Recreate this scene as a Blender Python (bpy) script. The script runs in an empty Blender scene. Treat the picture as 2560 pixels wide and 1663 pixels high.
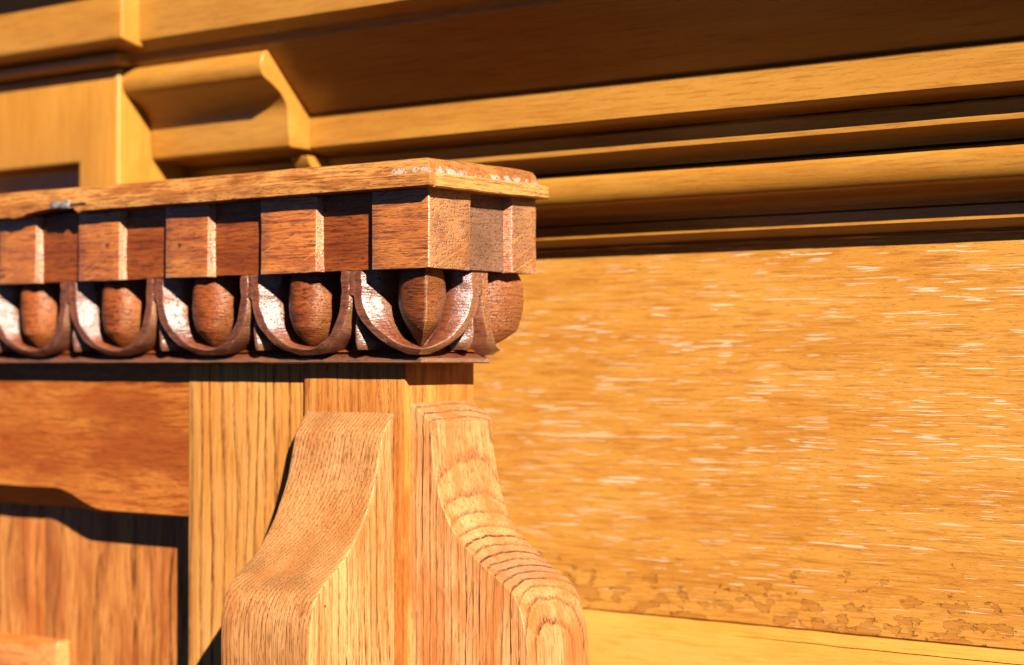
import bpy, bmesh, math, random
from mathutils import Vector, noise
R = math.radians
random.seed(7)

# ------------------------------------------------------------------ camera, sky, sun, exposure
sc = bpy.context.scene
COL = sc.collection
AZ, TILT, FPX = R(37.7), R(0.909), 4820.0
cam_d = bpy.data.cameras.new('camera')
cam = bpy.data.objects.new('camera', cam_d)
COL.objects.link(cam)
cam_d.sensor_width = 36.0
cam_d.lens = FPX / 2560 * 36.0
cam.location = (0.6457, -0.7648, 0.0)
cam.rotation_euler = (R(90) + TILT, 0, AZ)
cam_d.clip_start = 0.02
cam_d.clip_end = 100
cam_d.dof.use_dof = True
cam_d.dof.focus_distance = 1.005
cam_d.dof.aperture_fstop = 5.8
sc.camera = cam

SUN_T, SUN_PHI = 1.03, math.atan(1.55)          # drop per depth on the front faces; azimuth towards +X
SUN_EL = math.atan(SUN_T * math.cos(SUN_PHI))
sun_dir = Vector((math.sin(SUN_PHI) * math.cos(SUN_EL), -math.cos(SUN_PHI) * math.cos(SUN_EL), math.sin(SUN_EL)))
sl = bpy.data.lights.new('sun', 'SUN')
sl.energy = 5.0
sl.angle = R(0.53)
sl.color = (1.0, 0.94, 0.84)
so = bpy.data.objects.new('sun', sl)
COL.objects.link(so)
so.rotation_euler = sun_dir.to_track_quat('Z', 'Y').to_euler()
so.location = sun_dir * 3

w = bpy.data.worlds.new('World')
sc.world = w
w.use_nodes = True
wt = w.node_tree
sky = wt.nodes.new('ShaderNodeTexSky')
sky.sky_type = 'NISHITA'
sky.sun_disc = False
sky.sun_elevation = SUN_EL
sky.air_density = 0.10
sky.dust_density = 0.05
sky.altitude = 2500
sky.ozone_density = 0.0
sky.sun_rotation = math.atan2(sun_dir.x, sun_dir.y)
bg = wt.nodes['Background']
bg.inputs['Strength'].default_value = 0.05
wt.links.new(sky.outputs['Color'], bg.inputs['Color'])

sc.view_settings.view_transform = 'Standard'
sc.view_settings.look = 'None'
sc.view_settings.gamma = 1
sc.view_settings.exposure = 2.08
try:
    sc.cycles.max_bounces = 6
    sc.cycles.diffuse_bounces = 2
except Exception:
    pass

# ------------------------------------------------------------------ wood materials
class NT:
    def __init__(s, name):
        s.m = bpy.data.materials.new(name)
        s.m.use_nodes = True
        s.t = s.m.node_tree
        s.p = s.t.nodes['Principled BSDF']
    def n(s, typ, **k):
        nd = s.t.nodes.new(typ)
        for a, b in k.items():
            setattr(nd, a, b)
        return nd
    def put(s, sock, v):
        if hasattr(v, 'links') or isinstance(v, bpy.types.NodeSocket):
            s.t.links.new(v, sock)
        else:
            sock.default_value = v
    def math(s, op, a, b=0.0, c=0.0, clamp=False):
        nd = s.n('ShaderNodeMath', operation=op)
        nd.use_clamp = clamp
        for i, v in enumerate((a, b, c)):
            s.put(nd.inputs[i], v)
        return nd.outputs[0]
    def vec(s, op, a, b):
        nd = s.n('ShaderNodeVectorMath', operation=op)
        s.put(nd.inputs[0], a)
        s.put(nd.inputs[1], b)
        return nd.outputs[0]
    def noise(s, v, scale, detail=2.0, rough=0.5):
        nd = s.n('ShaderNodeTexNoise')
        s.put(nd.inputs['Vector'], v)
        nd.inputs['Scale'].default_value = scale
        nd.inputs['Detail'].default_value = detail
        nd.inputs['Roughness'].default_value = rough
        return nd.outputs[0]
    def ramp(s, v, lo, hi, a=0.0, b=1.0):
        nd = s.n('ShaderNodeMapRange', interpolation_type='SMOOTHSTEP')
        for i, x in enumerate((v, lo, hi, a, b)):
            s.put(nd.inputs[i], x)
        return nd.outputs[0]
    def mix(s, f, a, b, mode='MIX'):
        nd = s.n('ShaderNodeMix', data_type='RGBA', blend_type=mode)
        s.put(nd.inputs[0], f)
        s.put(nd.inputs[6], a)
        s.put(nd.inputs[7], b)
        return nd.outputs[2]

ALB = (0.36, 0.29, 0.24)      # wood albedo level
def c4(c):
    return (c[0] * ALB[0], c[1] * ALB[1], c[2] * ALB[2], 1.0)

def oak(name, axis, light, mid, dark, ring=None, streak=0.5, pore=0.6, pore_size=1.0, pore_thr=0.62, stain=None,
        stain_amt=0.5, stain_scale=18, rough=0.5, coat=0.3, coat_rough=0.25, bump=0.35, flecks=0.0, peel=False,
        crust=None, vary=0.0, warp=0.004, shift=(0, 0, 0), scratch=0.0, mottled=0.0, spots=(), ridges=0.0, endg=None,
        wear=0.0, lines=0.5, cbump=0.5, wander=2.2):
    s = NT(name)
    pos = s.n('ShaderNodeNewGeometry').outputs['Position']
    pos0 = pos
    if any(shift):
        pos = s.vec('ADD', pos, shift)
    sep = s.n('ShaderNodeSeparateXYZ')
    s.put(sep.inputs[0], pos)
    x, y, z = sep.outputs
    g, a, b = {'X': (x, y, z), 'Y': (y, x, z), 'Z': (z, x, y)}[axis]
    rnd = None
    if vary:
        rnd = s.n('ShaderNodeObjectInfo').outputs['Random']
        g = s.math('ADD', g, s.math('MULTIPLY', rnd, 3.7))
    # slow wander of the grain
    a_s, b_s = a, b
    cw = s.n('ShaderNodeCombineXYZ')
    s.put(cw.inputs[0], s.math('MULTIPLY', g, 9.0))
    s.put(cw.inputs[1], s.math('MULTIPLY', a, 28.0))
    s.put(cw.inputs[2], s.math('MULTIPLY', b, 28.0))
    wn = s.n('ShaderNodeTexNoise')
    s.put(wn.inputs['Vector'], cw.outputs[0])
    wn.inputs['Scale'].default_value = 1.0
    wsep = s.n('ShaderNodeSeparateColor')
    s.put(wsep.inputs[0], wn.outputs['Color'])
    a = s.math('ADD', a, s.math('MULTIPLY', s.math('SUBTRACT', wsep.outputs[0], 0.5), warp))
    b = s.math('ADD', b, s.math('MULTIPLY', s.math('SUBTRACT', wsep.outputs[1], 0.5), warp))
    def V(sg, sa, sb=None):
        c = s.n('ShaderNodeCombineXYZ')
        s.put(c.inputs[0], s.math('MULTIPLY', g, sg))
        s.put(c.inputs[1], s.math('MULTIPLY', a, sa))
        s.put(c.inputs[2], s.math('MULTIPLY', b, sb or sa))
        return c.outputs[0]
    def VS(sg, sa):
        c = s.n('ShaderNodeCombineXYZ')
        slow = s.math('MULTIPLY', s.noise(V(3.0, 10), 1.0, 0), 0.003)
        s.put(c.inputs[0], s.math('MULTIPLY', g, sg))
        s.put(c.inputs[1], s.math('MULTIPLY', s.math('ADD', a_s, slow), sa))
        s.put(c.inputs[2], s.math('MULTIPLY', s.math('ADD', b_s, slow), sa))
        return c.outputs[0]
    broad = s.noise(V(7, 45), 1.0, 3)
    fine = s.noise(V(34, 700), 1.0, 3, 0.65)
    st = s.math('ADD', s.math('MULTIPLY', broad, 0.55), s.math('MULTIPLY', fine, 0.45))
    col = s.mix(s.ramp(st, 0.36, 0.64), c4(mid), c4(light))
    col = s.mix(s.math('MULTIPLY', s.ramp(fine, 0.5, 0.3), streak), col, c4(dark))
    geo = s.n('ShaderNodeNewGeometry')
    eh = None
    if endg:
        ax = {'X': (1, 0, 0), 'Y': (0, 1, 0), 'Z': (0, 0, 1)}[axis]
        dt = s.n('ShaderNodeVectorMath', operation='DOT_PRODUCT')
        s.put(dt.inputs[0], geo.outputs['Normal'])
        s.put(dt.inputs[1], ax)
        fe = s.ramp(s.math('ABSOLUTE', dt.outputs['Value']), endg[2], min(1.0, endg[2] + 0.3))
        vo = s.n('ShaderNodeTexVoronoi')
        s.put(vo.inputs['Vector'], pos0)
        vo.inputs['Scale'].default_value = 620
        dots = s.math('MULTIPLY', s.ramp(vo.outputs['Distance'], 0.42, 0.20), s.ramp(s.noise(pos0, 420, 2), 0.36, 0.56))
        patch = s.ramp(s.noise(pos0, 60, 3), 0.35, 0.65, 0.45, 1.0)
        tone = s.ramp(s.noise(pos0, 35, 3), 0.35, 0.65, 0.0, 1.0)
        ebase = s.mix(tone, c4(tuple(v * 0.72 for v in endg[0])), c4(tuple(v * 1.15 for v in endg[0])))
        ecol = s.mix(s.math('MULTIPLY', s.math('MULTIPLY', dots, patch), endg[1]), ebase, c4(tuple(v * 0.16 for v in endg[0])))
        col = s.mix(s.math('MULTIPLY', fe, 0.85), col, ecol)
        eh = s.math('MULTIPLY', dots, fe)
    early = None
    if ring:
        ca, cb, sp, amt = ring
        da = s.math('SUBTRACT', a, ca)
        db = s.math('SUBTRACT', b, cb)
        rr = s.math('SQRT', s.math('ADD', s.math('MULTIPLY', da, da), s.math('MULTIPLY', db, db)))
        ph = s.math('ADD', s.math('DIVIDE', rr, sp), s.math('MULTIPLY', s.noise(V(6, 35), 1.0, 2), wander))
        fr = s.math('FRACT', ph)
        early = s.math('MULTIPLY', s.ramp(fr, 0.0, 0.10), s.ramp(fr, 0.42, 0.14))
        breakup = s.ramp(s.noise(V(60, 900), 1.0, 2), 0.34, 0.58)
        wnz = s.n('ShaderNodeTexWhiteNoise', noise_dimensions='1D')
        s.put(wnz.inputs['W'], s.math('FLOOR', ph))
        breakup = s.math('MULTIPLY', breakup, s.ramp(wnz.outputs['Value'], 0.0, 1.0, 0.45, 1.25))
        e2 = s.math('MULTIPLY', s.math('MULTIPLY', early, breakup), amt * lines)
        col = s.mix(e2, col, c4(dark))
        early = s.math('MULTIPLY', early, s.ramp(s.noise(V(3, 20), 1.0, 1), 0.35, 0.6, 0.5, 1.0))
    pn = s.noise(V(210 / pore_size, 3000 / pore_size), 1.0, 1, 0.5)
    pm = s.ramp(pn, pore_thr, pore_thr + 0.07)
    if early is not None:
        pm2 = s.math('MULTIPLY', s.ramp(pn, pore_thr - 0.13, pore_thr - 0.06), early)
        pm = s.math('MAXIMUM', s.math('MULTIPLY', pm, 0.55), pm2)
    pdark = tuple(v * 0.22 for v in dark)
    col = s.mix(s.math('MULTIPLY', pm, pore), col, c4(pdark))
    height = s.math('SUBTRACT', s.math('MULTIPLY', fine, 0.35), s.math('MULTIPLY', pm, 0.8))
    if eh is not None:
        height = s.math('SUBTRACT', height, s.math('MULTIPLY', eh, 0.8))
    if stain:
        sn = s.noise(V(stain_scale, stain_scale * 3.2), 1.0, 4, 0.62)
        col = s.mix(s.math('MULTIPLY', s.ramp(sn, 0.47, 0.64), stain_amt), col, c4(stain))
    for (sx, sy, sz, sr, sa) in spots:
        dv = s.vec('SUBTRACT', pos0, (sx, sy, sz))
        dv = s.vec('MULTIPLY', dv, (1, 1, 1.25))
        ln = s.n('ShaderNodeVectorMath', operation='LENGTH')
        s.put(ln.inputs[0], dv)
        dd_ = s.math('ADD', ln.outputs['Value'], s.math('MULTIPLY', s.math('SUBTRACT', s.noise(pos0, 700, 3), 0.5), sr * 1.1))
        km = s.ramp(dd_, sr, sr * 0.45)
        col = s.mix(s.math('MULTIPLY', km, sa), col, c4(tuple(v * 0.5 for v in dark)))
        height = s.math('SUBTRACT', height, s.math('MULTIPLY', km, 1.0))
    if ridges:
        rd = s.noise(V(90, 120, 1150), 1.0, 2, 0.6)
        height = s.math('ADD', height, s.math('MULTIPLY', rd, ridges))
        col = s.mix(s.ramp(rd, 0.50, 0.34, 0.0, 0.45), col, c4(dark))
    if mottled:
        mn = s.noise(pos0, 1100, 2, 0.7)
        col = s.mix(s.math('MULTIPLY', s.ramp(mn, 0.5, 0.66), mottled), col, c4(tuple(v * 0.3 for v in dark)))
        height = s.math('SUBTRACT', height, s.math('MULTIPLY', s.ramp(mn, 0.5, 0.66), 0.9))
    rgh = s.math('ADD', rough, s.math('MULTIPLY', fine, 0.18))
    if scratch:
        sv = s.n('ShaderNodeCombineXYZ')
        sp0 = s.n('ShaderNodeSeparateXYZ')
        s.put(sp0.inputs[0], pos0)
        q = s.math('ADD', sp0.outputs[1], s.math('MULTIPLY', sp0.outputs[0], 1.0))
        s.put(sv.inputs[0], s.math('ADD', s.math('MULTIPLY', q, 300.0), s.math('MULTIPLY', sp0.outputs[2], -640.0)))
        s.put(sv.inputs[1], s.math('ADD', s.math('MULTIPLY', q, 14.0), s.math('MULTIPLY', sp0.outputs[2], 8.0)))
        sm = s.ramp(s.noise(sv.outputs[0], 1.0, 1), 0.62, 0.72)
        col = s.mix(s.math('MULTIPLY', sm, scratch), col, c4(tuple(min(1, v * 1.35 + 0.03) for v in light)))
    if flecks:
        f1 = s.noise(VS(30, 760), 1.0, 1, 0.5)
        f2 = s.noise(VS(52, 1050), 1.0, 1, 0.4)
        zone = s.ramp(s.noise(V(5, 16), 1.0, 2), 0.34, 0.56, -0.012, 0.004)
        lo = s.ramp(z, -0.135, -0.085, 0.05, 0.0)
        m1 = s.ramp(s.math('SUBTRACT', s.math('ADD', f1, zone), lo), 0.635, 0.685)
        m2 = s.ramp(s.math('SUBTRACT', s.math('ADD', f2, zone), lo), 0.66, 0.705)
        fm = s.math('MULTIPLY', s.math('MAXIMUM', m1, m2), s.ramp(s.noise(V(9, 120), 1.0, 2), 0.35, 0.65, 0.25, 1.0))
        col = s.mix(s.math('MULTIPLY', fm, flecks), col, c4((1.20, 1.02, 0.80)))
        height = s.math('ADD', height, s.math('MULTIPLY', fm, 0.5))
    if peel:
        pv = s.n('ShaderNodeCombineXYZ')
        s.put(pv.inputs[0], s.math('MULTIPLY', x, 62.0))
        s.put(pv.inputs[1], s.math('MULTIPLY', z, 105.0))
        q = s.noise(pv.outputs[0], 1.0, 4, 0.55)
        zz = s.ramp(z, -0.150, -0.095, 0.07, -0.17)
        q2 = s.math('ADD', q, zz)
        inside = s.ramp(q2, 0.575, 0.585)
        edge = s.math('MULTIPLY', s.ramp(q2, 0.560, 0.580), s.ramp(q2, 0.612, 0.588))
        eb = s.ramp(s.noise(pv.outputs[0], 3.0, 2), 0.42, 0.6)
        col = s.mix(s.math('MULTIPLY', inside, 0.36), col, c4((0.42, 0.135, 0.022)))
        col = s.mix(s.math('MULTIPLY', s.math('MULTIPLY', edge, eb), 0.6), col, c4((0.12, 0.035, 0.008)))
        height = s.math('SUBTRACT', height, s.math('MULTIPLY', inside, 1.2))
    if crust:
        z0, half, amt = crust
        cn = s.noise(pos0, 150, 5, 0.75)
        band = s.ramp(s.math('ABSOLUTE', s.math('SUBTRACT', z, z0)), half, half * 0.25)
        cx = s.ramp(x, -0.05, 0.0, 0.0, 0.9)
        cm = s.ramp(s.math('ADD', cn, s.math('MULTIPLY', s.math('MULTIPLY', band, cx), 0.20)), 0.66, 0.71)
        cm = s.math('MULTIPLY', cm, s.ramp(band, 0.02, 0.2))
        cc = s.mix(s.ramp(s.noise(pos0, 900, 2), 0.58, 0.64), (0.30, 0.27, 0.25, 1), (0.02, 0.02, 0.022, 1))
        col = s.mix(s.math('MULTIPLY', cm, amt), col, cc)
        height = s.math('ADD', height, s.math('MULTIPLY', cm, 1.0))
    if wear:
        pt = s.ramp(s.math('ADD', geo.outputs['Pointiness'], s.math('MULTIPLY', s.math('SUBTRACT', s.noise(pos0, 500, 3), 0.5), 0.05)), 0.525, 0.57)
        col = s.mix(s.math('MULTIPLY', pt, wear), col, c4((1.25, 0.95, 0.66)))
    if vary:
        k = s.ramp(rnd, 0.0, 1.0, 1.0 - vary, 1.0 + vary)
        kc = s.n('ShaderNodeCombineColor')
        for i in range(3):
            s.put(kc.inputs[i], k)
        col = s.mix(1.0, col, kc.outputs[0], 'MULTIPLY')
    bp = s.n('ShaderNodeBump')
    bp.inputs['Strength'].default_value = bump
    bp.inputs['Distance'].default_value = 0.0006
    s.put(bp.inputs['Height'], height)
    # uneven brushed varnish
    vn = s.noise(pos0, 330, 4, 0.6)
    bp2 = s.n('ShaderNodeBump')
    bp2.inputs['Strength'].default_value = cbump
    bp2.inputs['Distance'].default_value = 0.0009
    s.put(bp2.inputs['Height'], vn)
    s.put(bp2.inputs['Normal'], bp.outputs[0])
    s.put(s.p.inputs['Base Color'], col)
    s.put(s.p.inputs['Roughness'], rgh)
    s.put(s.p.inputs['Normal'], bp.outputs[0])
    s.p.inputs['Specular IOR Level'].default_value = 0.12
    s.p.inputs['Specular Tint'].default_value = (1.0, 0.82, 0.6, 1)
    s.p.inputs['Coat Weight'].default_value = coat
    s.p.inputs['Coat Roughness'].default_value = coat_rough
    s.p.inputs['Coat IOR'].default_value = 1.65 if coat > 0.7 else 1.5
    s.put(s.p.inputs['Coat Normal'], bp2.outputs[0])
    return s.m

M = {}
# ochre varnished oak of the wall behind
M['ochre'] = oak('ochre_varnished_oak', 'X', (0.78, 0.42, 0.072), (0.66, 0.31, 0.042), (0.42, 0.16, 0.018),
                 streak=0.40, pore=0.3, rough=0.42, coat=0.5, coat_rough=0.27, cbump=0.2, bump=0.08, warp=0.006)
M['ochre_v'] = oak('ochre_varnished_oak_upright', 'Z', (0.78, 0.41, 0.068), (0.66, 0.31, 0.042), (0.45, 0.18, 0.02),
                   streak=0.25, pore=0.2, rough=0.42, coat=0.5, coat_rough=0.27, cbump=0.2, bump=0.08)
M['board'] = oak('flecked_ochre_oak_board', 'X', (0.90, 0.49, 0.100), (0.76, 0.355, 0.058), (0.42, 0.145, 0.018),
                 streak=0.45, pore=0.35, rough=0.5, coat=0.15, coat_rough=0.35, bump=0.4, flecks=0.85, peel=True, warp=0.005,
                 stain=(0.62, 0.25, 0.03), stain_amt=0.08, stain_scale=16)
M['ledge'] = oak('bright_ochre_oak_ledge', 'X', (0.92, 0.52, 0.12), (0.84, 0.42, 0.07), (0.55, 0.24, 0.03),
                 streak=0.3, pore=0.2, rough=0.45, coat=0.3, bump=0.25)
# weathered red-brown oak of the carved corner
M['slab'] = oak('weathered_golden_oak', 'X', (0.92, 0.50, 0.16), (0.62, 0.235, 0.05), (0.13, 0.034, 0.009),
                streak=0.8, endg=((0.62, 0.27, 0.08), 0.7, 0.6), ridges=0.4, pore=0.8, pore_thr=0.61, stain=(0.42, 0.13, 0.03), stain_amt=0.7, stain_scale=30, rough=0.5,
                coat=0.25, bump=0.5, crust=(0.0998, 0.0034, 0.55))
M['slab_side'] = oak('pale_end_strip_oak', 'Y', (1.0, 0.66, 0.26), (0.80, 0.42, 0.12), (0.24, 0.07, 0.018),
                     ridges=0.3, streak=0.75, pore=0.75, pore_thr=0.64, rough=0.5, coat=0.25, bump=0.5, crust=(0.0995, 0.0016, 0.7))
M['dentil'] = oak('orange_brown_carved_oak', 'X', (0.95, 0.35, 0.066), (0.58, 0.155, 0.026), (0.11, 0.022, 0.006),
                  streak=0.8, pore=0.8, pore_thr=0.62, stain=(0.42, 0.095, 0.020), stain_amt=0.55, rough=0.42, coat=0.9,
                  coat_rough=0.40, bump=0.8, vary=0.10, scratch=0.6, ridges=0.9, wear=0.40, endg=((0.78, 0.42, 0.17), 0.9, 0.6),
                  spots=[(-0.1893, 0.0, 0.0679, 0.0022, 0.8), (-0.2520, 0.0, 0.0700, 0.0026, 0.7), (-0.2960, 0.003, 0.0760, 0.0020, 0.7)])
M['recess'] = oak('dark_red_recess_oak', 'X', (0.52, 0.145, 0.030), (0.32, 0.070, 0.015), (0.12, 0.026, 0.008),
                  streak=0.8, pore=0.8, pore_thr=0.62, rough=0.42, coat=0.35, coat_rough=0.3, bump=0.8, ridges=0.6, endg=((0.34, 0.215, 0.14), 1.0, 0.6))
M['egg'] = oak('red_brown_carved_oak', 'X', (0.45, 0.128, 0.030), (0.27, 0.062, 0.015), (0.08, 0.016, 0.005),
               streak=0.9, pore=0.6, pore_thr=0.63, rough=0.48, coat=0.30, coat_rough=0.34, bump=0.9, vary=0.10, scratch=0.3, ridges=1.0, wear=0.25,
               endg=((0.50, 0.19, 0.06), 0.7, 0.55))
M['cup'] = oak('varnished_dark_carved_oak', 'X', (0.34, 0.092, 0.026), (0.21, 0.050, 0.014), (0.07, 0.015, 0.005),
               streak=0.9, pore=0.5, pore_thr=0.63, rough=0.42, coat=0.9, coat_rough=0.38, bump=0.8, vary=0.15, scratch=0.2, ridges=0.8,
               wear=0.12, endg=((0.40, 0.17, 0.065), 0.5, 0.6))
M['post'] = oak('orange_upright_oak', 'Z', (0.92, 0.46, 0.12), (0.74, 0.28, 0.055), (0.34, 0.09, 0.016),
                ring=(-0.20, 0.10, 0.006, 0.5), streak=0.5, pore=0.7, stain=(0.50, 0.14, 0.025), stain_amt=0.65, rough=0.42,
                coat=0.08, bump=0.4)
M['bracket_l'] = oak('pale_ring_lined_oak', 'Z', (0.98, 0.56, 0.235), (0.66, 0.30, 0.092), (0.15, 0.042, 0.012), lines=0.8, endg=((0.66, 0.36, 0.14), 0.25, 0.45),
                     spots=[(-0.0660, -0.030, -0.1162, 0.0022, 0.9), (-0.0930, -0.012, -0.108, 0.0012, 0.7), (-0.0448, -0.0300, -0.1265, 0.0013, 0.7)],
                     ring=(-0.30, 0.13, 0.0024, 0.60), streak=0.35, pore=0.9, pore_size=1.55, pore_thr=0.60, stain=(0.56, 0.22, 0.055),
                     stain_amt=0.45, stain_scale=14, rough=0.45, coat=0.15, coat_rough=0.3, bump=0.5, warp=0.003)
M['bracket_r'] = oak('pale_cathedral_grain_oak', 'Z', (0.98, 0.56, 0.25), (0.68, 0.29, 0.090), (0.13, 0.035, 0.011), lines=0.85, endg=((0.46, 0.235, 0.145), 0.4, 0.68),
                     wander=1.0, ring=(0.085, 0.054, 0.0047, 1.0), streak=0.35, pore=0.9, pore_size=1.55, pore_thr=0.60,
                     stain=(0.58, 0.20, 0.045), stain_amt=0.7, stain_scale=13, rough=0.45, coat=0.15, coat_rough=0.3, bump=0.5,
                     warp=0.006)
M['rail'] = oak('red_orange_rail_oak', 'X', (0.86, 0.34, 0.068), (0.55, 0.15, 0.025), (0.18, 0.036, 0.008),
                streak=0.5, pore=0.6, stain=(0.46, 0.115, 0.022), stain_amt=0.9, stain_scale=9, rough=0.42, coat=0.06, bump=0.4, ridges=0.3,
                spots=[(-0.318, 0.032, -0.0590, 0.0035, 0.7)])
M['stile'] = oak('golden_striped_stile_oak', 'Z', (1.0, 0.56, 0.17), (0.84, 0.39, 0.085), (0.26, 0.065, 0.014),
                 ring=(-0.40, 0.03, 0.0088, 1.0), streak=0.35, pore=0.6, rough=0.42, coat=0.06, bump=0.4, warp=0.004, lines=0.9)
M['block'] = oak('glossy_orange_moulding_oak', 'X', (0.92, 0.44, 0.12), (0.70, 0.25, 0.05), (0.25, 0.055, 0.012),
                 streak=0.5, pore=0.5, rough=0.4, coat=1.0, coat_rough=0.2, cbump=0.25, bump=0.4)
M['plank'] = oak('mottled_brown_panel_oak', 'Z', (0.90, 0.43, 0.125), (0.56, 0.195, 0.042), (0.16, 0.034, 0.009),
                 ring=(-0.33, -0.02, 0.009, 0.9), streak=0.6, pore=0.6, stain=(0.50, 0.14, 0.035), stain_amt=0.65, stain_scale=10,
                 rough=0.45, coat=0.08, bump=0.4, vary=0.10, warp=0.014, lines=0.9)

def plain(name, col, rough=0.5, metal=0.0, sc_=300.0):
    s = NT(name)
    pos = s.n('ShaderNodeNewGeometry').outputs['Position']
    nn = s.noise(pos, sc_, 4, 0.65)
    s.put(s.p.inputs['Base Color'], s.mix(s.ramp(nn, 0.4, 0.6), c4(tuple(v * 0.45 for v in col)), c4(col)))
    s.p.inputs['Roughness'].default_value = rough
    s.p.inputs['Metallic'].default_value = metal
    b = s.n('ShaderNodeBump')
    b.inputs['Strength'].default_value = 0.7
    b.inputs['Distance'].default_value = 0.001
    s.put(b.inputs['Height'], nn)
    s.put(s.p.inputs['Normal'], b.outputs[0])
    return s.m
M['lead'] = plain('grey_lead_metal', (0.62, 0.63, 0.64), 0.4, 0.2)
M['split_shade'] = plain('black_crevice', (0.02, 0.014, 0.01), 0.8)  # black colour standing in for the shade inside the split

# ------------------------------------------------------------------ helpers
def fin(name, bm, mat, parent=None, bevel=0.0, sharp=38, seg=2):
    bmesh.ops.remove_doubles(bm, verts=bm.verts, dist=1e-6)
    bmesh.ops.recalc_face_normals(bm, faces=bm.faces)
    if bevel:
        es = [e for e in bm.edges if len(e.link_faces) == 2 and e.calc_face_angle(0) > R(sharp)]
        if es:
            bmesh.ops.bevel(bm, geom=es, offset=bevel, segments=seg, profile=0.5, affect='EDGES', clamp_overlap=True)
    me = bpy.data.meshes.new(name)
    for f in bm.faces:
        f.smooth = True
    for e in bm.edges:
        if len(e.link_faces) == 2 and e.calc_face_angle(0) > R(34):
            e.smooth = False
    bm.to_mesh(me)
    bm.free()
    me.materials.append(M[mat] if isinstance(mat, str) else mat)
    o = bpy.data.objects.new(name, me)
    COL.objects.link(o)
    if parent:
        o.parent = parent
        o.matrix_parent_inverse = parent.matrix_world.inverted()
    return o

def thing(name, label, cat, loc=(0, 0, 0), group=None):
    o = bpy.data.objects.new(name, None)
    COL.objects.link(o)
    o.location = loc
    o.empty_display_size = 0.02
    bpy.context.view_layer.update()
    o['label'] = label
    o['category'] = cat
    if group:
        o['group'] = group
    return o

def nz(p, f, amp, seed=0.0):
    return (noise.noise(Vector((p[0] * f + seed, p[1] * f + 7.3 * seed, p[2] * f - seed))) * amp)

def loft(rings, closed_profile=True, caps=True):
    """rings: list of equal-length point lists"""
    bm = bmesh.new()
    vs = [[bm.verts.new(p) for p in r] for r in rings]
    n = len(rings[0])
    m = n if closed_profile else n - 1
    for i in range(len(vs) - 1):
        for j in range(m):
            k = (j + 1) % n
            bm.faces.new((vs[i][j], vs[i][k], vs[i + 1][k], vs[i + 1][j]))
    if caps and closed_profile:
        bm.faces.new(vs[0])
        bm.faces.new(list(reversed(vs[-1])))
    return bm

def dense(prof, step):
    """subdivide the long edges of a closed 2-D profile"""
    out = []
    for i, p in enumerate(prof):
        q = prof[(i + 1) % len(prof)]
        d = math.dist(p, q)
        k = max(1, min(12, int(d / step)))
        for j in range(k):
            t = j / k
            out.append(tuple(p[c] + (q[c] - p[c]) * t for c in range(len(p))))
    return out

def sweep_x(prof, x0, x1, nx, Yw, amp=0.0002, freq=9.0, fn=None):
    """profile of (outward, z) swept along X on a plane Y = Yw - outward"""
    rings = []
    for i in range(nx + 1):
        x = x0 + (x1 - x0) * i / nx
        r = []
        for (o, z) in prof:
            oo, zz = (fn(x, o, z) if fn else (o, z))
            p = (x, Yw - oo, zz)
            r.append((x, p[1] + nz((x * 1.0, o * 3, z * 3), freq, amp, 1.1) + nz((x, o, z), 120, amp * 0.35, 3.1),
                      zz + nz((x * 1.0, o * 3, z * 3), freq, amp, 5.7) + nz((x, o, z), 120, amp * 0.35, 9.1)))
        rings.append(r)
    return loft(rings)

def box(x0, x1, y0, y1, z0, z1):
    bm = bmesh.new()
    bmesh.ops.create_cube(bm, size=1)
    for v in bm.verts:
        v.co = Vector(((x0 + x1) / 2 + v.co.x * (x1 - x0), (y0 + y1) / 2 + v.co.y * (y1 - y0), (z0 + z1) / 2 + v.co.z * (z1 - z0)))
    return bm

def rough_box(x0, x1, y0, y1, z0, z1, cuts=8, amp=0.00025, freq=60, bev=0.0005, seed=0.0):
    bm = box(x0, x1, y0, y1, z0, z1)
    bmesh.ops.bevel(bm, geom=bm.edges[:], offset=bev, segments=2, profile=0.5, affect='EDGES')
    bmesh.ops.subdivide_edges(bm, edges=[e for e in bm.edges if e.calc_length() > 4 * bev], cuts=cuts, use_grid_fill=True)
    for v in bm.verts:
        p = v.co.copy()
        v.co += Vector((nz(p, freq, amp, 1 + seed), nz(p, freq, amp, 2 + seed), nz(p, freq, amp, 3 + seed)))
    return bm

def interp(pts, n):
    """Catmull-Rom through 2-D points, n samples per span"""
    P = [pts[0]] + list(pts) + [pts[-1]]
    out = []
    for i in range(1, len(P) - 2):
        for k in range(n):
            t = k / n
            out.append(tuple(0.5 * ((2 * P[i][c]) + (-P[i - 1][c] + P[i + 1][c]) * t +
                       (2 * P[i - 1][c] - 5 * P[i][c] + 4 * P[i + 1][c] - P[i + 2][c]) * t * t +
                       (-P[i - 1][c] + 3 * P[i][c] - 3 * P[i + 1][c] + P[i + 2][c]) * t ** 3) for c in range(2)))
    out.append(tuple(pts[-1]))
    return out

XL = -0.62          # left end of the joinery in front
BACK = 0.0925       # back corner of its short side

# ------------------------------------------------------------------ the wall behind (plane Y = 0.20)
YW = 0.20
WX0, WX1 = -0.95, 0.75
XC, XP, XS = -0.2238, -0.3561, -0.3280   # corbel end, pilaster side, step of the beam

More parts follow.
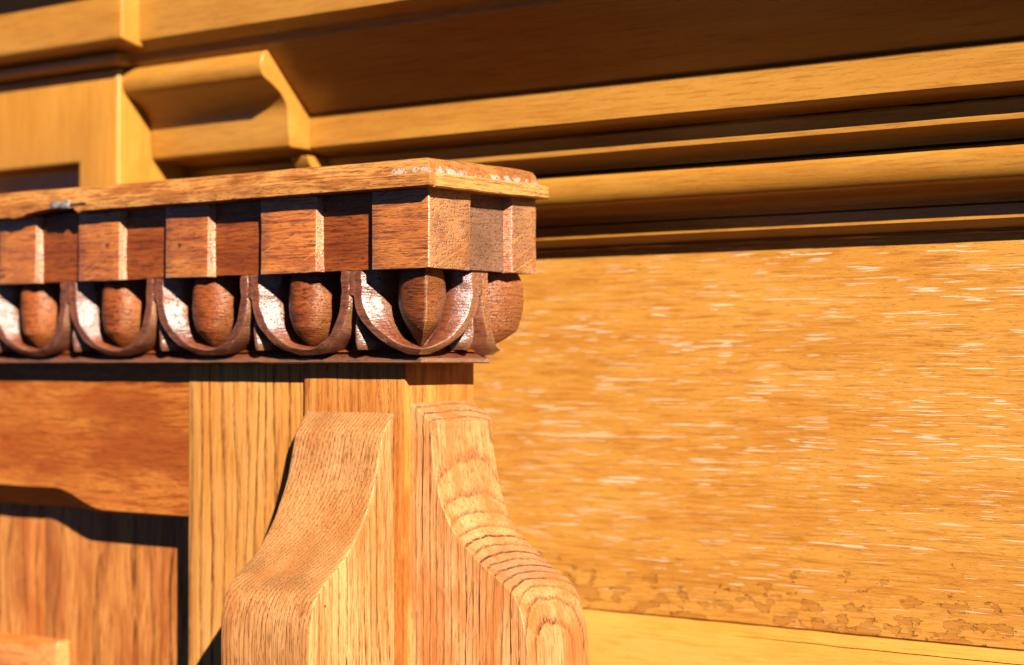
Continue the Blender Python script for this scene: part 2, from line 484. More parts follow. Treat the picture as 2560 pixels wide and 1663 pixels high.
wall = thing('board_wall', 'flat ochre oak board wall with pale flecks and peeling varnish to the right of the post', 'wall', (0, YW, -0.45))
fin('board', sweep_x(dense([(0, 0.085), (0, -0.1500), (-0.0015, -0.1512), (-0.02, -0.1512), (-0.02, 0.085)], 0.01),
                     WX0, WX1, 240, YW, 0.00012), 'board', wall)
def ledge_fn(x, o, z):
    if -0.16 < z < -0.1574:
        z += 0.0010 * max(0.0, min(1.0, (0.10 - x) / 0.08))
    if z > -0.16:
        z += 0.0004 * noise.noise(Vector((x * 40, 3, 0))) + 0.0002 * noise.noise(Vector((x * 150, 3, 0)))
    return o, z
fin('chamfer_strip', sweep_x(dense([(0.0008, -0.1511), (0.0058, -0.1570), (-0.012, -0.1570), (-0.012, -0.1511)], 0.002), WX0, WX1, 300, YW,
                             0.00015, fn=ledge_fn), 'ledge', wall)
fin('lower_rail', sweep_x([(0.0060, -0.1575), (0.0075, -0.1592), (0.0110, -0.1660), (0.0170, -0.185), (0.0240, -0.21), (0.030, -0.25), (0.030, -0.45), (-0.02, -0.45),
                           (-0.02, -0.1578)], WX0, WX1, 240, YW, 0.0002, fn=ledge_fn), 'ledge', wall)
fin('backing', box(WX0, WX1, YW + 0.021, YW + 0.05, -0.45, 0.40), 'board', wall)

corn = thing('moulded_cornice', 'tall ochre oak cornice of stacked mouldings across the wall above the flecked board', 'cornice', (0, YW, 0.065))
def crack(x, o, z, zc, wd=0.0009, amp=0.0010, f=26, on=1.0):
    return zc + amp * noise.noise(Vector((x * f, zc * 90, 0.0))) + 0.4 * amp * noise.noise(Vector((x * f * 4, zc * 90, 5.0)))
# lowest fillet with a joint that has opened under it
fin('fillet_moulding', sweep_x([(-0.01, 0.0715), (0.0026, 0.0715), (0.0036, 0.0722), (0.0100, 0.0752), (0.0109, 0.0760), (0.0109, 0.0832), (0.0098, 0.0840),
                                (-0.01, 0.0840)], WX0, WX1, 240, YW, 0.00025), 'ochre', corn)
def under_fn(x, o, z):
    if z < 0.0713 and o > 0.0012:
        z += 0.0009 * noise.noise(Vector((x * 30, 1.5, 0))) + 0.0005 * noise.noise(Vector((x * 110, 1.5, 0))) - 0.0007
    return o, z
fin('bead_strip', sweep_x([(-0.01, 0.0690), (0.0012, 0.0690), (0.0026, 0.0706), (0.0022, 0.0710), (-0.01, 0.0712)], WX0, WX1, 300, YW, 0.0001,
                          fn=under_fn), 'ochre', corn)
tor = interp([(0.0112, 0.0845), (0.0126, 0.0885), (0.0168, 0.0914), (0.0228, 0.0932), (0.0280, 0.0950), (0.0312, 0.0992), (0.0324, 0.1045), (0.0322, 0.1090),
              (0.0308, 0.1122), (0.0285, 0.1133)], 4)
fin('torus_moulding', sweep_x([(-0.01, 0.0845)] + tor + [(-0.01, 0.1133)], WX0, WX1, 200, YW, 0.0003), 'ochre', corn)
cov = interp([(0.0300, 0.1145), (0.0310, 0.1168), (0.0350, 0.1198), (0.0415, 0.1226)], 3)
fin('thin_moulding', sweep_x([(-0.01, 0.1145)] + cov + [(0.0430, 0.1231), (0.0432, 0.1254), (0.0422, 0.1260), (-0.01, 0.1260)], WX0, WX1, 200, YW,
                             0.0003), 'ochre', corn)
def neck_fn(x, o, z):
    if o > 0.01 and 0.1335 < z < 0.1365:
        z += 0.0010 * noise.noise(Vector((x * 24, 8.5, 0))) + 0.0006 * noise.noise(Vector((x * 120, 2.5, 0)))
    return o, z
fin('neck_strip', sweep_x([(-0.01, 0.1260), (0.0360, 0.1260), (0.0365, 0.1300), (0.0380, 0.1335), (0.0370, 0.1350), (-0.01, 0.1350)], WX0, WX1, 260,
                          YW, 0.0002, fn=neck_fn), 'ochre', corn)
fin('fascia_band', sweep_x([(-0.01, 0.1358), (0.0400, 0.1358), (0.0450, 0.1368), (0.0535, 0.1392), (0.0550, 0.1404), (0.0552, 0.1598), (0.0545, 0.1606),
                            (-0.01, 0.1606)], WX0, WX1, 220, YW, 0.00022), 'ochre', corn)
fin('sloping_soffit', sweep_x([(-0.01, 0.1606), (0.0520, 0.1606), (0.0570, 0.1630), (0.0770, 0.1828), (0.0968, 0.2026), (0.0972, 0.2230), (-0.01, 0.2230)], WX0, WX1, 200, YW,
                              0.00025), 'ochre', corn)
fin('beam', sweep_x([(0.080, 0.2029), (0.0965, 0.2031), (0.0985, 0.2078), (0.1083, 0.2137), (0.1086, 0.2148), (0.1088, 0.2600), (0.080, 0.2600)],
                    XS - 0.030, WX1, 160, YW, 0.00025), 'ochre', corn)
fin('stepped_beam', sweep_x([(0.080, 0.2085), (0.1100, 0.2098), (0.1222, 0.2130), (0.1235, 0.2140), (0.1238, 0.2600), (0.080, 0.2600)],
                            WX0, XS, 60, YW, 0.00025), 'ochre', corn, bevel=0.0032, sharp=50, seg=5)
fin('bed_bead', sweep_x([(0.080, 0.1996), (0.1060, 0.2002), (0.1098, 0.2030), (0.1102, 0.2065), (0.1080, 0.2086), (0.080, 0.2088)],
                        WX0, XS - 0.022, 60, YW, 0.00025), 'ochre', corn, bevel=0.0014, sharp=50, seg=3)
fin('top_moulding', sweep_x([(-0.01, 0.2605), (0.112, 0.2605), (0.118, 0.2650), (0.120, 0.30), (-0.01, 0.30)], XS, WX1, 60, YW, 0.0003), 'ochre', corn)
fin('top_moulding', sweep_x([(-0.01, 0.2600), (0.136, 0.2600), (0.1425, 0.2615), (0.1445, 0.30), (-0.01, 0.30)], WX0, XS, 60, YW, 0.0003), 'ochre', corn)
# the corbel block: convex nose above, hollow below
nose = interp([(0.0890, 0.1990), (0.0950, 0.1983), (0.0985, 0.1940), (0.0994, 0.1880), (0.0965, 0.1818), (0.0895, 0.1778), (0.0815, 0.1728), (0.0758, 0.1660),
               (0.0742, 0.1590)], 4)
cbp = [(0.050, 0.1990)] + nose + [(0.0738, 0.1530), (0.0728, 0.1400), (0.0710, 0.1388), (0.050, 0.1388)]
fin('corbel', sweep_x(cbp, XP + 0.001, XC, 70, YW, 0.0003), 'ochre', corn, bevel=0.0010, sharp=50, seg=3)
fin('corbel_foot', sweep_x([(0.036, 0.1352), (0.0560, 0.1350), (0.0530, 0.1290), (0.0470, 0.1235), (0.044, 0.118), (0.030, 0.112)], XC - 0.016, XC - 0.001, 8, YW,
                           0.0002), 'ochre', corn, bevel=0.0010, sharp=40, seg=3)
pil = thing('square_pilaster', 'square blocky ochre oak pilaster breaking forward at the far left of the wall cornice', 'pilaster', (-0.5, YW, -0.45))
def framed_front(x0, x1, z0, z1, ox, depth, xa, xb, za, zb):
    """block with a sunk rectangle in its front face"""
    bm = bmesh.new()
    yf, yb = YW - ox, YW
    o = [bm.verts.new(p) for p in ((x0, yf, z0), (x1, yf, z0), (x1, yf, z1), (x0, yf, z1))]
    i = [bm.verts.new(p) for p in ((xa, yf, za), (xb, yf, za), (xb, yf, zb), (xa, yf, zb))]
    d = [bm.verts.new((v.co.x, yf + depth, v.co.z)) for v in i]
    b = [bm.verts.new((v.co.x, yb, v.co.z)) for v in o]
    for k in range(4):
        j = (k + 1) % 4
        bm.faces.new((o[k], o[j], i[j], i[k]))
        bm.faces.new((i[k], i[j], d[j], d[k]))
        bm.faces.new((o[j], o[k], b[k], b[j]))
    bm.faces.new(d)
    bm.faces.new(list(reversed(b)))
    return bm
fin('block', framed_front(WX0, XP, -0.45, 0.1995, 0.1022, 0.024, -0.54, -0.3970, -0.30, 0.1370), 'ochre_v', pil, bevel=0.0026, sharp=50, seg=5)

# ------------------------------------------------------------------ framed panelling in front, left of the post
scr = thing('panelled_screen', 'blurred oak frame and panel left of the bracket with orange rail and golden stile', 'panelling', (-0.4, 0.05, -0.45))
ZB = -0.42
YR = 0.0268
rings = []
for i in range(181):
    x = XL + (-0.2096 - XL) * i / 180
    t = max(0.0, min(1.0, (x + 0.334) / 0.050))
    t = t * t * (3 - 2 * t)
    t = max(t, 0.0)
    zc = -0.0795 - 0.0122 * t
    r = []
    for (y, z) in ((YR, 0.0), (YR, -0.03), (YR, -0.06), (YR, zc + 0.0006), (YR + 0.0006, zc), (YR + 0.0135 * (1 - 0.85 * t) + 0.0008, -0.0922 - 0.0004 * t), (YR + 0.022, -0.0925),
                   (YR + 0.022, 0.0)):
        r.append((x, y + nz((x, y, z), 22, 0.0003, 2), z + (nz((x, y, z), 30, 0.0003, 4) if z < -0.01 else 0)))
    rings.append(r)
fin('rail', loft(rings), 'rail', scr)
fin('stile', rough_box(-0.2090, -0.1143, 0.0262, 0.085, ZB, 0.0, 10, 0.00025, 25, 0.0008), 'stile', scr)
fin('plank', rough_box(-0.3700, -0.2060, 0.0490, 0.080, ZB, -0.04, 8, 0.0003, 20, 0.0006, 1), 'plank', scr)
fin('plank', rough_box(XL, -0.3706, 0.0496, 0.080, ZB, -0.04, 8, 0.0003, 20, 0.0006, 2), 'plank', scr)
fin('backing', box(XL, -0.112, 0.0805, 0.088, ZB, -0.001), 'recess', scr)
# small mitred moulding end at the bottom left
bm = bmesh.new()
b0 = [(-0.6200, 0.0338, -0.1835), (-0.3675, 0.0338, -0.1835), (-0.3475, 0.0413, -0.1795), (-0.3445, 0.0510, -0.1790), (-0.6200, 0.0510, -0.1790)]
top = [bm.verts.new(p) for p in b0]
midv = [bm.verts.new(p) for p in ((-0.6200, 0.0338, -0.1990), (-0.3785, 0.0338, -0.1990), (-0.3475, 0.0413, -0.1990), (-0.3445, 0.0510, -0.1990), (-0.6200, 0.0510, -0.1990))]
low = [bm.verts.new(p) for p in ((-0.6200, 0.0298, -0.2500), (-0.3785, 0.0298, -0.2500), (-0.3475, 0.0413, -0.2500), (-0.3445, 0.0510, -0.2500), (-0.6200, 0.0510, -0.2500))]
for u, v in ((top, midv), (midv, low)):
    for k in range(5):
        j = (k + 1) % 5
        bm.faces.new((u[k], u[j], v[j], v[k]))
bm.faces.new(top)
bm.faces.new(list(reversed(low)))
fin('corner_block', bm, 'block', scr, bevel=0.0011, sharp=25, seg=3)

# ------------------------------------------------------------------ corner post
post = thing('corner_post', 'upright square oak post under the carved cornice, between two ogee brackets', 'post', (-0.075, 0.054, -0.45))
fin('post_shaft', rough_box(-0.1122, -0.0370, 0.0240, 0.0835, ZB, 0.0008, 14, 0.00022, 40, 0.0009, 3), 'post', post)

# ------------------------------------------------------------------ ogee brackets
def bracket(profile, width0, width1, mapf, name, mat, parent, nw=22, seed=0.0, rim=0.0016, back=0.004):
    """profile: (projection, z) down the front; swept over the width with softly worn arrises"""
    pr = interp(profile, 7)
    pr = [p for p in pr]
    zend = pr[-1][1]
    full = [(-back, pr[0][1] + 0.0)] + pr + [(-back, zend)]
    rings = []
    ws = [0.0, rim * 0.15, rim * 0.45, rim]
    n = nw
    tot = abs(width1 - width0)
    inner = [rim + (tot - 2 * rim) * k / n for k in range(1, n)]
    pos = ws + inner + [tot - rim, tot - rim * 0.45, tot - rim * 0.15, tot]
    # normals of the profile
    N = []
    for i, p in enumerate(full):
        a = full[max(0, i - 1)]
        b = full[min(len(full) - 1, i + 1)]
        dx, dz = b[0] - a[0], b[1] - a[1]
        L = math.hypot(dx, dz) or 1
        N.append((-dz / L, dx / L))
    for w_ in pos:
        e = min(w_, tot - w_)
        inset = 0.0
        if e < rim:
            q = 1 - e / rim
            inset = rim * 0.75 * (1 - math.sqrt(max(0, 1 - q * q)))
        sgn = 1 if width1 > width0 else -1
        ww = width0 + sgn * w_
        r = []
        for i, p in enumerate(full):
            k = inset if 0 < i < len(full) - 1 else 0.0
            pp, zz = p[0] - N[i][0] * k, p[1] - N[i][1] * k
            d = nz((ww, pp, zz), 34, 0.00055, seed) + nz((ww, pp, zz), 110, 0.00018, seed + 4)
            if i in (0, len(full) - 1):
                d = 0
            r.append(mapf(ww + (nz((ww, pp, zz), 60, 0.00025, seed + 9) if e < rim else 0), pp + d * N[i][0], zz + d * N[i][1]))
        rings.append(r)
    return fin(name, loft(rings), mat, parent)

PL = [(0.0005, -0.0272), (0.0068, -0.0347), (0.0100, -0.0400), (0.0118, -0.0480), (0.0135, -0.0562), (0.0163, -0.0660), (0.0212, -0.0770), (0.0285, -0.0893),
      (0.0378, -0.1010), (0.0478, -0.1095), (0.0563, -0.1160), (0.0622, -0.1235), (0.0650, -0.1330), (0.0658, -0.1420), (0.0658, -0.1600), (0.0640, -0.185),
      (0.058, -0.22), (0.045, -0.27), (0.03, -0.33)]
br1 = thing('ogee_bracket', 'pale ring-lined ogee bracket on the front face of the post, left of its corner', 'bracket', (-0.078, 0.024, -0.3),
            'ogee brackets on the corner post')
bracket(PL, -0.1104, -0.0448, lambda w_, p, z: (w_, 0.0240 - p, z), 'bracket_body', 'bracket_l', br1, seed=2.0)
PRR = [(0.0002, -0.0212), (0.0125, -0.0305), (0.01375, -0.0320), (0.01395, -0.0340), (0.01400, -0.0375), (0.0153, -0.0488), (0.0172, -0.0590), (0.0200, -0.0707), (0.0246, -0.0805),
       (0.0310, -0.0905), (0.0398, -0.0988), (0.0500, -0.1062), (0.0603, -0.1128), (0.0687, -0.1195), (0.0738, -0.1268), (0.0765, -0.1345), (0.0790, -0.1440),
       (0.0796, -0.1550), (0.0796, -0.172), (0.077, -0.20), (0.068, -0.24), (0.05, -0.29), (0.03, -0.33)]
br2 = thing('ogee_bracket', 'pale oak ogee bracket with curved growth rings on the right side of the post', 'bracket', (-0.037, 0.056, -0.3),
            'ogee brackets on the corner post')
bracket(PRR, 0.0288, 0.0830, lambda w_, p, z: (-0.0370 + p, w_, z), 'bracket_body', 'bracket_r', br2, seed=6.0, rim=0.0012)

# ------------------------------------------------------------------ carved cornice over the post
cc = thing('carved_cornice', 'weathered red-brown oak cornice with dentils and carved eggs, turning a corner above the post', 'cornice', (-0.05, 0.05, 0.0))

def wrap(prof, amp=0.0002, freq=25, nF=170, nR=10, bot=None, seed=0.0, r_back=0.0):
    """closed profile of (oF, oR, z) swept along the front, round the corner, along the short side and its back"""
    D = 0.034
    st = []
    for i in range(nF):
        st.append(('F', XL + (-D - XL) * i / (nF - 1)))
    ts = [k / 13 for k in range(1, 13)] + [0.97, 0.99]
    for t in ts:
        st.append(('CF', t))
    st.append(('C', 0))
    for t in reversed(ts):
        st.append(('CR', t))
    for i in range(nR):
        st.append(('R', D + (BACK - 2 * D) * i / (nR - 1)))
    st += [('BR', t) for t in ts[:-1:2]] + [('B', 0), ('BL', 0.03)]
    rings = []
    for k, v in st:
        r = []
        for (oF, oR, z) in prof:
            if k == 'F':
                p = (v, -oF, z)
            elif k == 'CF':
                p = (-D + (D + oR) * v, -oF, z)
            elif k == 'C':
                p = (oR, -oF, z)
            elif k == 'CR':
                p = (oR, D - (D + oF) * v, z)
            elif k == 'R':
                p = (oR, v, z)
            elif k == 'BR':
                p = (oR, BACK - D + (D - 0.002 + min(oR, 0) - r_back) * v, z)
            elif k == 'B':
                p = (oR - r_back * 0.35, BACK + (oR if oR < 0 else -0.0015 + 0.35 * oR), z)
            else:
                p = (oR - 0.05, BACK + (oR if oR < 0 else -0.0015 + 0.35 * oR), z)
            dz = bot(p, z) if bot else 0.0
            q = Vector(p)
            r.append((p[0] + nz(q, freq, amp, 1 + seed), p[1] + nz(q, freq, amp, 2 + seed) + nz(q, freq * 6, amp * 0.4, 5 + seed),
                      z + dz + nz(q, freq, amp, 3 + seed) + nz(q, freq * 6, amp * 0.4, 6 + seed)))
        rings.append(r)
    return loft(rings)

def slab_bot(p, z):
    d = 0.0
    if z < 0.0945 and p[1] < 0.01 and p[0] < -0.2:
        x = p[0]
        if -0.335 < x < -0.268:
            t = (x + 0.335) / 0.045
            d = 0.0042 * max(0, min(1, t)) if x < -0.275 else 0.0042 * max(0, 1 - (x + 0.275) / 0.004)
            d -= 0.0010
        if x < -0.32:
            d -= 0.0012
    return d
# under board (front strip) and the separate pale strip of the short side
fin('corona_board', wrap(dense([(-0.02, -0.02, 0.0912), (0.0070, 0.0058, 0.0912), (0.0077, 0.0066, 0.0918), (0.0077, 0.0066, 0.0977), (0.0066, 0.0054, 0.0986),
                                (-0.02, -0.02, 0.0986)], 0.003), 0.00028, 22, bot=slab_bot), 'slab', cc)
sd = []
for i in range(40):
    y = -0.0034 + (BACK + 0.0034 + 0.0030) * i / 39
    e = 0.0
    if i == 39:
        e = 0.001
    r = []
    for (o, z) in ((-0.004, 0.0911), (0.0070, 0.0910), (0.0078, 0.0917), (0.0078, 0.0976), (0.0066, 0.0986), (-0.004, 0.0988)):
        q = Vector((o, y, z))
        r.append((o - e + nz(q, 60, 0.0002, 1), y, z + nz(q, 60, 0.0004, 2) + nz(q, 300, 0.00015, 4)))
    sd.append(r)
fin('side_strip', loft(sd), 'slab_side', cc)
fin('top_board', wrap(dense([(-0.031, -0.031, 0.0987), (0.0054, 0.0044, 0.0987), (0.0052, 0.0040, 0.0999), (0.0042, 0.0028, 0.1038), (0.0024, 0.0012, 0.1060),
                             (-0.003, -0.003, 0.1073), (-0.031, -0.031, 0.1074)], 0.003), 0.0003, 24, seed=5, r_back=0.007), 'slab', cc)
# core behind the carving
core = [(-0.0044, -0.0042, 0.0500), (-0.0040, -0.0040, 0.0912), (-0.031, -0.031, 0.0912), (-0.031, -0.031, 0.0500)]
fin('dentil_ground', wrap(dense(core, 0.006), 0.00025, 60, seed=8), 'recess', cc)
grd = [(-0.0255, -0.0255, 0.0498), (-0.0258, -0.0258, 0.0300), (-0.0258, -0.0258, 0.0150), (-0.0235, -0.0240, 0.0085), (-0.0170, -0.0200, 0.0062),
       (-0.031, -0.031, 0.0062), (-0.031, -0.031, 0.0498)]
fin('carving_ground', wrap(grd, 0.0003, 60, seed=9), 'recess', cc)
fin('base_fillet', wrap(dense([(-0.0195, -0.0225, 0.0062), (-0.0170, -0.0200, 0.0038), (-0.0152, -0.0184, 0.0026), (-0.0148, -0.0180, 0.0006), (-0.0154, -0.0187, 0.0),
                               (-0.031, -0.031, 0.0), (-0.031, -0.031, 0.0068)], 0.003), 0.00022, 45, seed=11), 'cup', cc)
fin('light_block_fill', box(XL, -0.0295, 0.0295, BACK - 0.0320, 0.0002, 0.1068), 'recess', cc)  # unseen filler box added to block light behind the carving

# dentils --------------------------------------------------------
ZD0, ZD1 = 0.0496, 0.0911
def dentil_grid(pts_face, seed, h0=ZD0, h1=ZD1, nz_=14):
    """plan outline (closed polygon, x,y) extruded in z with hand-cut unevenness"""
    rings = []
    for j in range(nz_ + 1):
        z = h0 + (h1 - h0) * j / nz_
        r = []
        for (x, y) in pts_face:
            q = Vector((x, y, z))
            r.append((x + nz(q, 75, 0.0005, seed), y + nz(q, 60, 0.00035, seed + 3), z + (nz(q, 90, 0.0006, seed + 5) if j == 0 else 0)))
        rings.append(r)
    return loft(rings)
def plan(pts, n=5):
    out = []
    for i, p in enumerate(pts):
        q = pts[(i + 1) % len(pts)]
        for k in range(n):
            t = k / n
            out.append((p[0] + (q[0] - p[0]) * t, p[1] + (q[1] - p[1]) * t))
    return out
dF = [(-0.1226, -0.0803), (-0.2006, -0.1650), (-0.2783, -0.2411), (-0.3550, -0.3186), (-0.4330, -0.3960)]
dd = 0.0056
for i, (a, b) in enumerate(dF):
    o = dentil_grid(plan([(a + 0.0002, 0.0), (b, 0.0), (b + 0.0010, 0.0026), (b + 0.0026, dd), (a, dd)]), 3 + i * 2.7)
    fin('dentil', o, 'dentil', cc, bevel=0.0004, sharp=40)
o = dentil_grid(plan([(-0.0392, 0.0), (-0.0006, 0.0), (0.0, 0.0006), (0.0, 0.0340), (-0.0055, 0.0342), (-0.0055, dd), (-0.0390, dd)]), 1.2)
fin('dentil', o, 'dentil', cc, bevel=0.0004, sharp=40)
o = dentil_grid(plan([(0.0, 0.0706), (0.0, BACK), (-0.02, BACK), (-0.0055, 0.0674)]), 21.2)
fin('dentil', o, 'dentil', cc, bevel=0.0004, sharp=40)

# egg and dart ---------------------------------------------------
def prof_in(z):
    """how far the carving curves back towards its foot"""
    t = max(0.0, min(1.0, (0.034 - z) / 0.028))
    return 0.0115 * (1 - math.sqrt(max(0.0, 1 - t * t * 0.985))) / (1 - math.sqrt(0.015))
WB = -0.0260
KF, KR = 0.58, 0.90
def inset(wv, z, k):
    return wv - k * prof_in(z) * max(0.0, min(1.0, (wv - WB) / (-0.0045 - WB)))
def fr_F(xc, corner=False, k=None):
    def m(u, wv, z):
        wF = inset(wv, z, k or KF)
        if corner:
            gk = max(0.0, 1 - abs(u) / 0.034)
            wR = inset(wv, z, KR) - 0.0012 * (1 if wv > -0.016 else 0)
            return (u + wR * gk + (1 - gk) * -0.0052, -wF, z)
        return (xc + u, -wF, z)
    return m
def fr_R(yc, corner=False, back=False, k=None):
    def m(u, wv, z):
        wR = inset(wv, z, KR) - 0.0012 * (1 if wv > -0.016 else 0)
        wF = inset(wv, z, k or KF)
        gk = max(0.0, 1 - abs(u) / 0.034)
        if corner:
            return (wR, u - wF * gk + (1 - gk) * 0.004, z)
        if back:
            return (wR, BACK + u + wR * gk + (1 - gk) * -0.0045, z)
        return (wR, yc + u, z)
    return m

def egg_rings(u0, u1, a, mapf, seed, ztop=0.0500, zbot=0.0088, point=1.0, nzr=34, nt=26, wtop=-0.0040):
    """u0,u1 in [-1,1]: the part of the egg that is built"""
    rings = []
    H = ztop - zbot
    for j in range(nzr + 1):
        s = j / nzr
        z = ztop - H * (1 - math.cos(s * math.pi / 2 * 1.0)) if False else ztop - H * s ** 0.92
        q = (ztop - z) / H
        if q < 0.36:
            wd = 0.90 + 0.10 * math.sin(q / 0.36 * math.pi / 2)
        else:
            t = (q - 0.36) / 0.64
            wd = max(0.0, 1 - t ** (2.3 - 0.65 * point)) ** (0.60 + 0.30 * point)
        aa = a * wd + 1e-5
        wf = wtop - 0.0022 * max(0, 1 - q / 0.22) ** 2
        r = []
        for k in range(nt + 1):
            v = u0 + (u1 - u0) * k / nt
            th = math.asin(max(-1, min(1, v))) if True else 0
            ang = -math.pi / 2 + (k / nt) * math.pi if (u0 == -1 and u1 == 1) else None
            if ang is not None:
                uu, cw = math.sin(ang), math.cos(ang)
            elif u1 == 0:
                ang = -math.pi / 2 * (1 - k / nt)
                uu, cw = math.sin(ang), math.cos(ang)
            else:
                ang = math.pi / 2 * (k / nt)
                uu, cw = math.sin(ang), math.cos(ang)
            d = WB + (wf - WB) * (cw ** 0.82 if cw > 0 else 0) * (0.45 + 0.55 * min(1, wd * 1.35))
            P0 = mapf(uu * aa, d, z)
            qv = Vector(P0)
            am = 1.0 if cw > 0.15 else 0.0
            n1 = nz(qv, 95, 0.0006, seed) * am + nz((qv.x * 0.25, qv.y * 0.25, qv.z), 420, 0.00028, seed + 3) * am
            P1 = mapf(uu * aa * (1 + 0.0), d + n1, z)
            r.append(P1)
        rings.append(r)
    return rings

def make_egg(parts, nm='egg'):
    bm = bmesh.new()
    for rings in parts:
        b2 = loft(rings, closed_profile=False, caps=False)
        me = bpy.data.meshes.new('tmp')
        b2.to_mesh(me)
        b2.free()
        bm.from_mesh(me)
        bpy.data.meshes.remove(me)
    return fin(nm, bm, 'egg', cc)

def shell(Rl, mapf, seed, side=0, wtop=-0.0048, t0=0.0, t1=1.0, a_egg=0.0165, zc=0.0385, zb=0.0062):
    """U-shaped carved cup. side: -1 left half, +1 right half, 0 whole. Rl = (left, right) half widths"""
    pts = []
    n1, n2 = 7, 22
    def half(sg, Rw):
        o = []
        for k in range(n1):
            o.append((sg * Rw, 0.0500 - (0.0500 - zc) * k / n1, sg, 0.0))
        for k in range(n2 + 1):
            an = math.pi / 2 * k / n2
            cu, cz = math.cos(an) ** 0.92, math.sin(an) ** 1.02
            nx_, nzz = math.cos(an) * (zc - zb), math.sin(an) * Rw
            L = math.hypot(nx_, nzz)
            o.append((sg * Rw * cu, zc - (zc - zb) * cz, sg * nx_ / L, -nzz / L))
        return o
    if side <= 0:
        pts += half(-1, Rl[0])
    if side >= 0:
        h = half(1, Rl[1])
        h.reverse()
        pts += h[1:] if side == 0 else h
    rings = []
    for i, (u, z, nu, nv) in enumerate(pts):
        hf = 0.0034 + 0.0003 * math.sin(i * 0.9 + seed)
        d = 0.0030
        # distance from the rim to the foot of the egg
        r = []
        ins = 0.0
        wr = wtop
        sd_ = 0.14 + 0.86 * abs(nu) ** 0.8
        hf = hf * (0.46 + 0.54 * abs(nu))
        cross = [(hf + 0.0007, WB), (hf + 0.0002, wr - 0.0012), (hf - 0.0006, wr), (0.0, wr + 0.0001), (-hf + 0.0004, wr), (-hf - 0.0004 * sd_, wr - 0.0008), (-hf - 0.0022 * sd_, wr - 0.0034),
                 (-hf - 0.0048 * sd_, wr - 0.0066), (-hf - 0.0074 * sd_, wr - 0.0100), (-hf - 0.0084 * sd_, WB - 0.0006)]
        for (off, wv) in cross:
            uu = u + nu * off
            zz = z + nv * off
            if side != 0 and abs(u) < 1e-6:
                uu = 0.0
            if side == -1:
                uu = min(uu, 0.0)
            if side == 1:
                uu = max(uu, 0.0)
            zz = min(zz, 0.0500)
            wv = max(wv, WB - 0.001)
            qv = Vector((uu * 1.0 + seed, wv, zz))
            am = 1.0 if wv > WB + 0.001 else 0.0
            e = nz(qv, 120, 0.0005, seed) * am + nz((qv.x * 0.3, qv.y, qv.z), 420, 0.00022, seed + 2) * am
            r.append(mapf(uu + (0 if side else 0), wv + e, zz))
        rings.append(r)
    bm = loft(rings, closed_profile=False, caps=False)
    return fin('cup', bm, 'cup', cc)

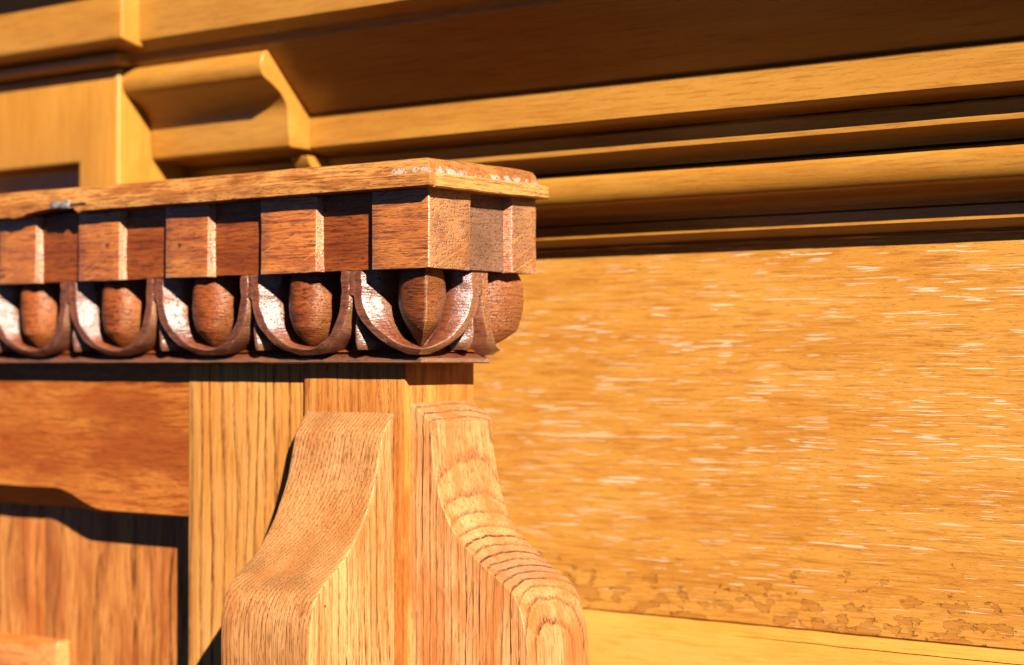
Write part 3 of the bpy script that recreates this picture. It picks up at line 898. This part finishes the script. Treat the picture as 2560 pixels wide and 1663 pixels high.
def dart(mapf, wl, wr_, seed):
    """leaf-shaped tongue between two cups plus the flat bridge that ties their rims"""
    rings = []
    n = 14
    for j in range(n + 1):
        s = j / n
        z = 0.0330 - (0.0330 - 0.0072) * s
        hw = 0.0008 + (0.0122) * s ** 1.25 * (1.0 if s < 0.86 else 1 - (s - 0.86) * 2.6)
        wv = -0.0100 + 0.0042 * s
        r = []
        for k, (fu, dw) in enumerate(((-1, -1.0), (-0.55, -0.30), (-0.12, -0.02), (0.0, 0.0), (0.15, -0.03), (0.6, -0.35), (1, -1.0))):
            uu = fu * hw
            ww = wv + dw * (wv - WB) * 1.0
            q = Vector((uu + seed, ww, z))
            r.append(mapf(uu + nz(q, 140, 0.0004, seed), ww + nz(q, 160, 0.0007, seed + 1), z))
        rings.append(r)
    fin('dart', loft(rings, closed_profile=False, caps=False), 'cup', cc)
    # bridge
    rings = []
    for j in range(9):
        z = 0.0498 - (0.0498 - 0.0365) * j / 8
        r = []
        for (uu, ww) in ((-wl, WB), (-wl, -0.0052), (-wl * 0.5, -0.0048), (0, -0.0047), (wr_ * 0.5, -0.0048), (wr_, -0.0052), (wr_, WB)):
            q = Vector((uu + seed, ww, z))
            k = 1 if ww > -0.01 else 0
            r.append(mapf(uu + nz(q, 100, 0.0002, seed), ww + k * nz((q.x * 0.3, q.y, q.z), 420, 0.0003, seed + 1), z))
        rings.append(r)
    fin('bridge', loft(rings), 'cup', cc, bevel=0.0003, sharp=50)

bridges = [-0.0586, -0.1361, -0.2150, -0.2935, -0.3720, -0.4505]
for i in range(5):
    xl, xr = bridges[i + 1], bridges[i]
    xc = (xl + xr) / 2 + 0.0008 * math.sin(i * 2.1)
    mp = fr_F(xc)
    make_egg([egg_rings(-1, 1, 0.0160 + 0.0006 * math.sin(i * 1.7), fr_F(xc - 0.0012, k=0.45), 3.3 + i * 2.1, point=0.3)])
    shell((xc - xl - 0.0043, xr - xc - 0.0043), mp, 1.7 + i * 1.3)
for i, xb in enumerate(bridges[:-1]):
    dart(fr_F(xb), 0.0030, 0.0030, 4.1 + i * 1.9)
# corner egg: two flanks meeting in a ridge
mF, mR = fr_F(0, True), fr_R(0, True)
make_egg([egg_rings(-1, 0, 0.0290, fr_F(0, True, k=0.45), 31.0, point=1.0, zbot=0.0070), egg_rings(0, 1, 0.0285, fr_R(0, True, k=0.45), 31.0, point=1.0, zbot=0.0070)])
bpy.context.scene.objects[-1]['label'] = 'pointed egg split by the sharp corner ridge'
shell((0.0535 - 0.0043, 0.04), mF, 9.0, side=-1)
shell((0.04, 0.0465 - 0.0043), mR, 10.0, side=1)
dart(fr_R(0.0500), 0.0030, 0.0030, 12.0)
mB = fr_R(BACK, False, True)
make_egg([egg_rings(-1, 0, 0.0215, mB, 41.0, point=0.2, zbot=0.0085)])
shell((0.0385 - 0.0043, 0.04), mB, 15.0, side=-1)

# a lead clip wedged under the board edge, with the split it made
clip = thing('lead_clip', 'small crumpled grey lead clip wedged into the lower edge of the cornice board', 'metal clip', (-0.2845, -0.008, 0.0955))
fin('clip_body', rough_box(-0.2935, -0.2760, -0.0098, -0.0010, 0.0938, 0.0980, 6, 0.0010, 230, 0.0008, 5), 'lead', clip)
fin('split_shade_strip', rough_box(-0.2765, -0.2620, -0.0084, -0.0010, 0.0952, 0.0964, 4, 0.0006, 200, 0.0005, 7), 'split_shade', clip)  # thin black strip painting the dark of the split beside the clip
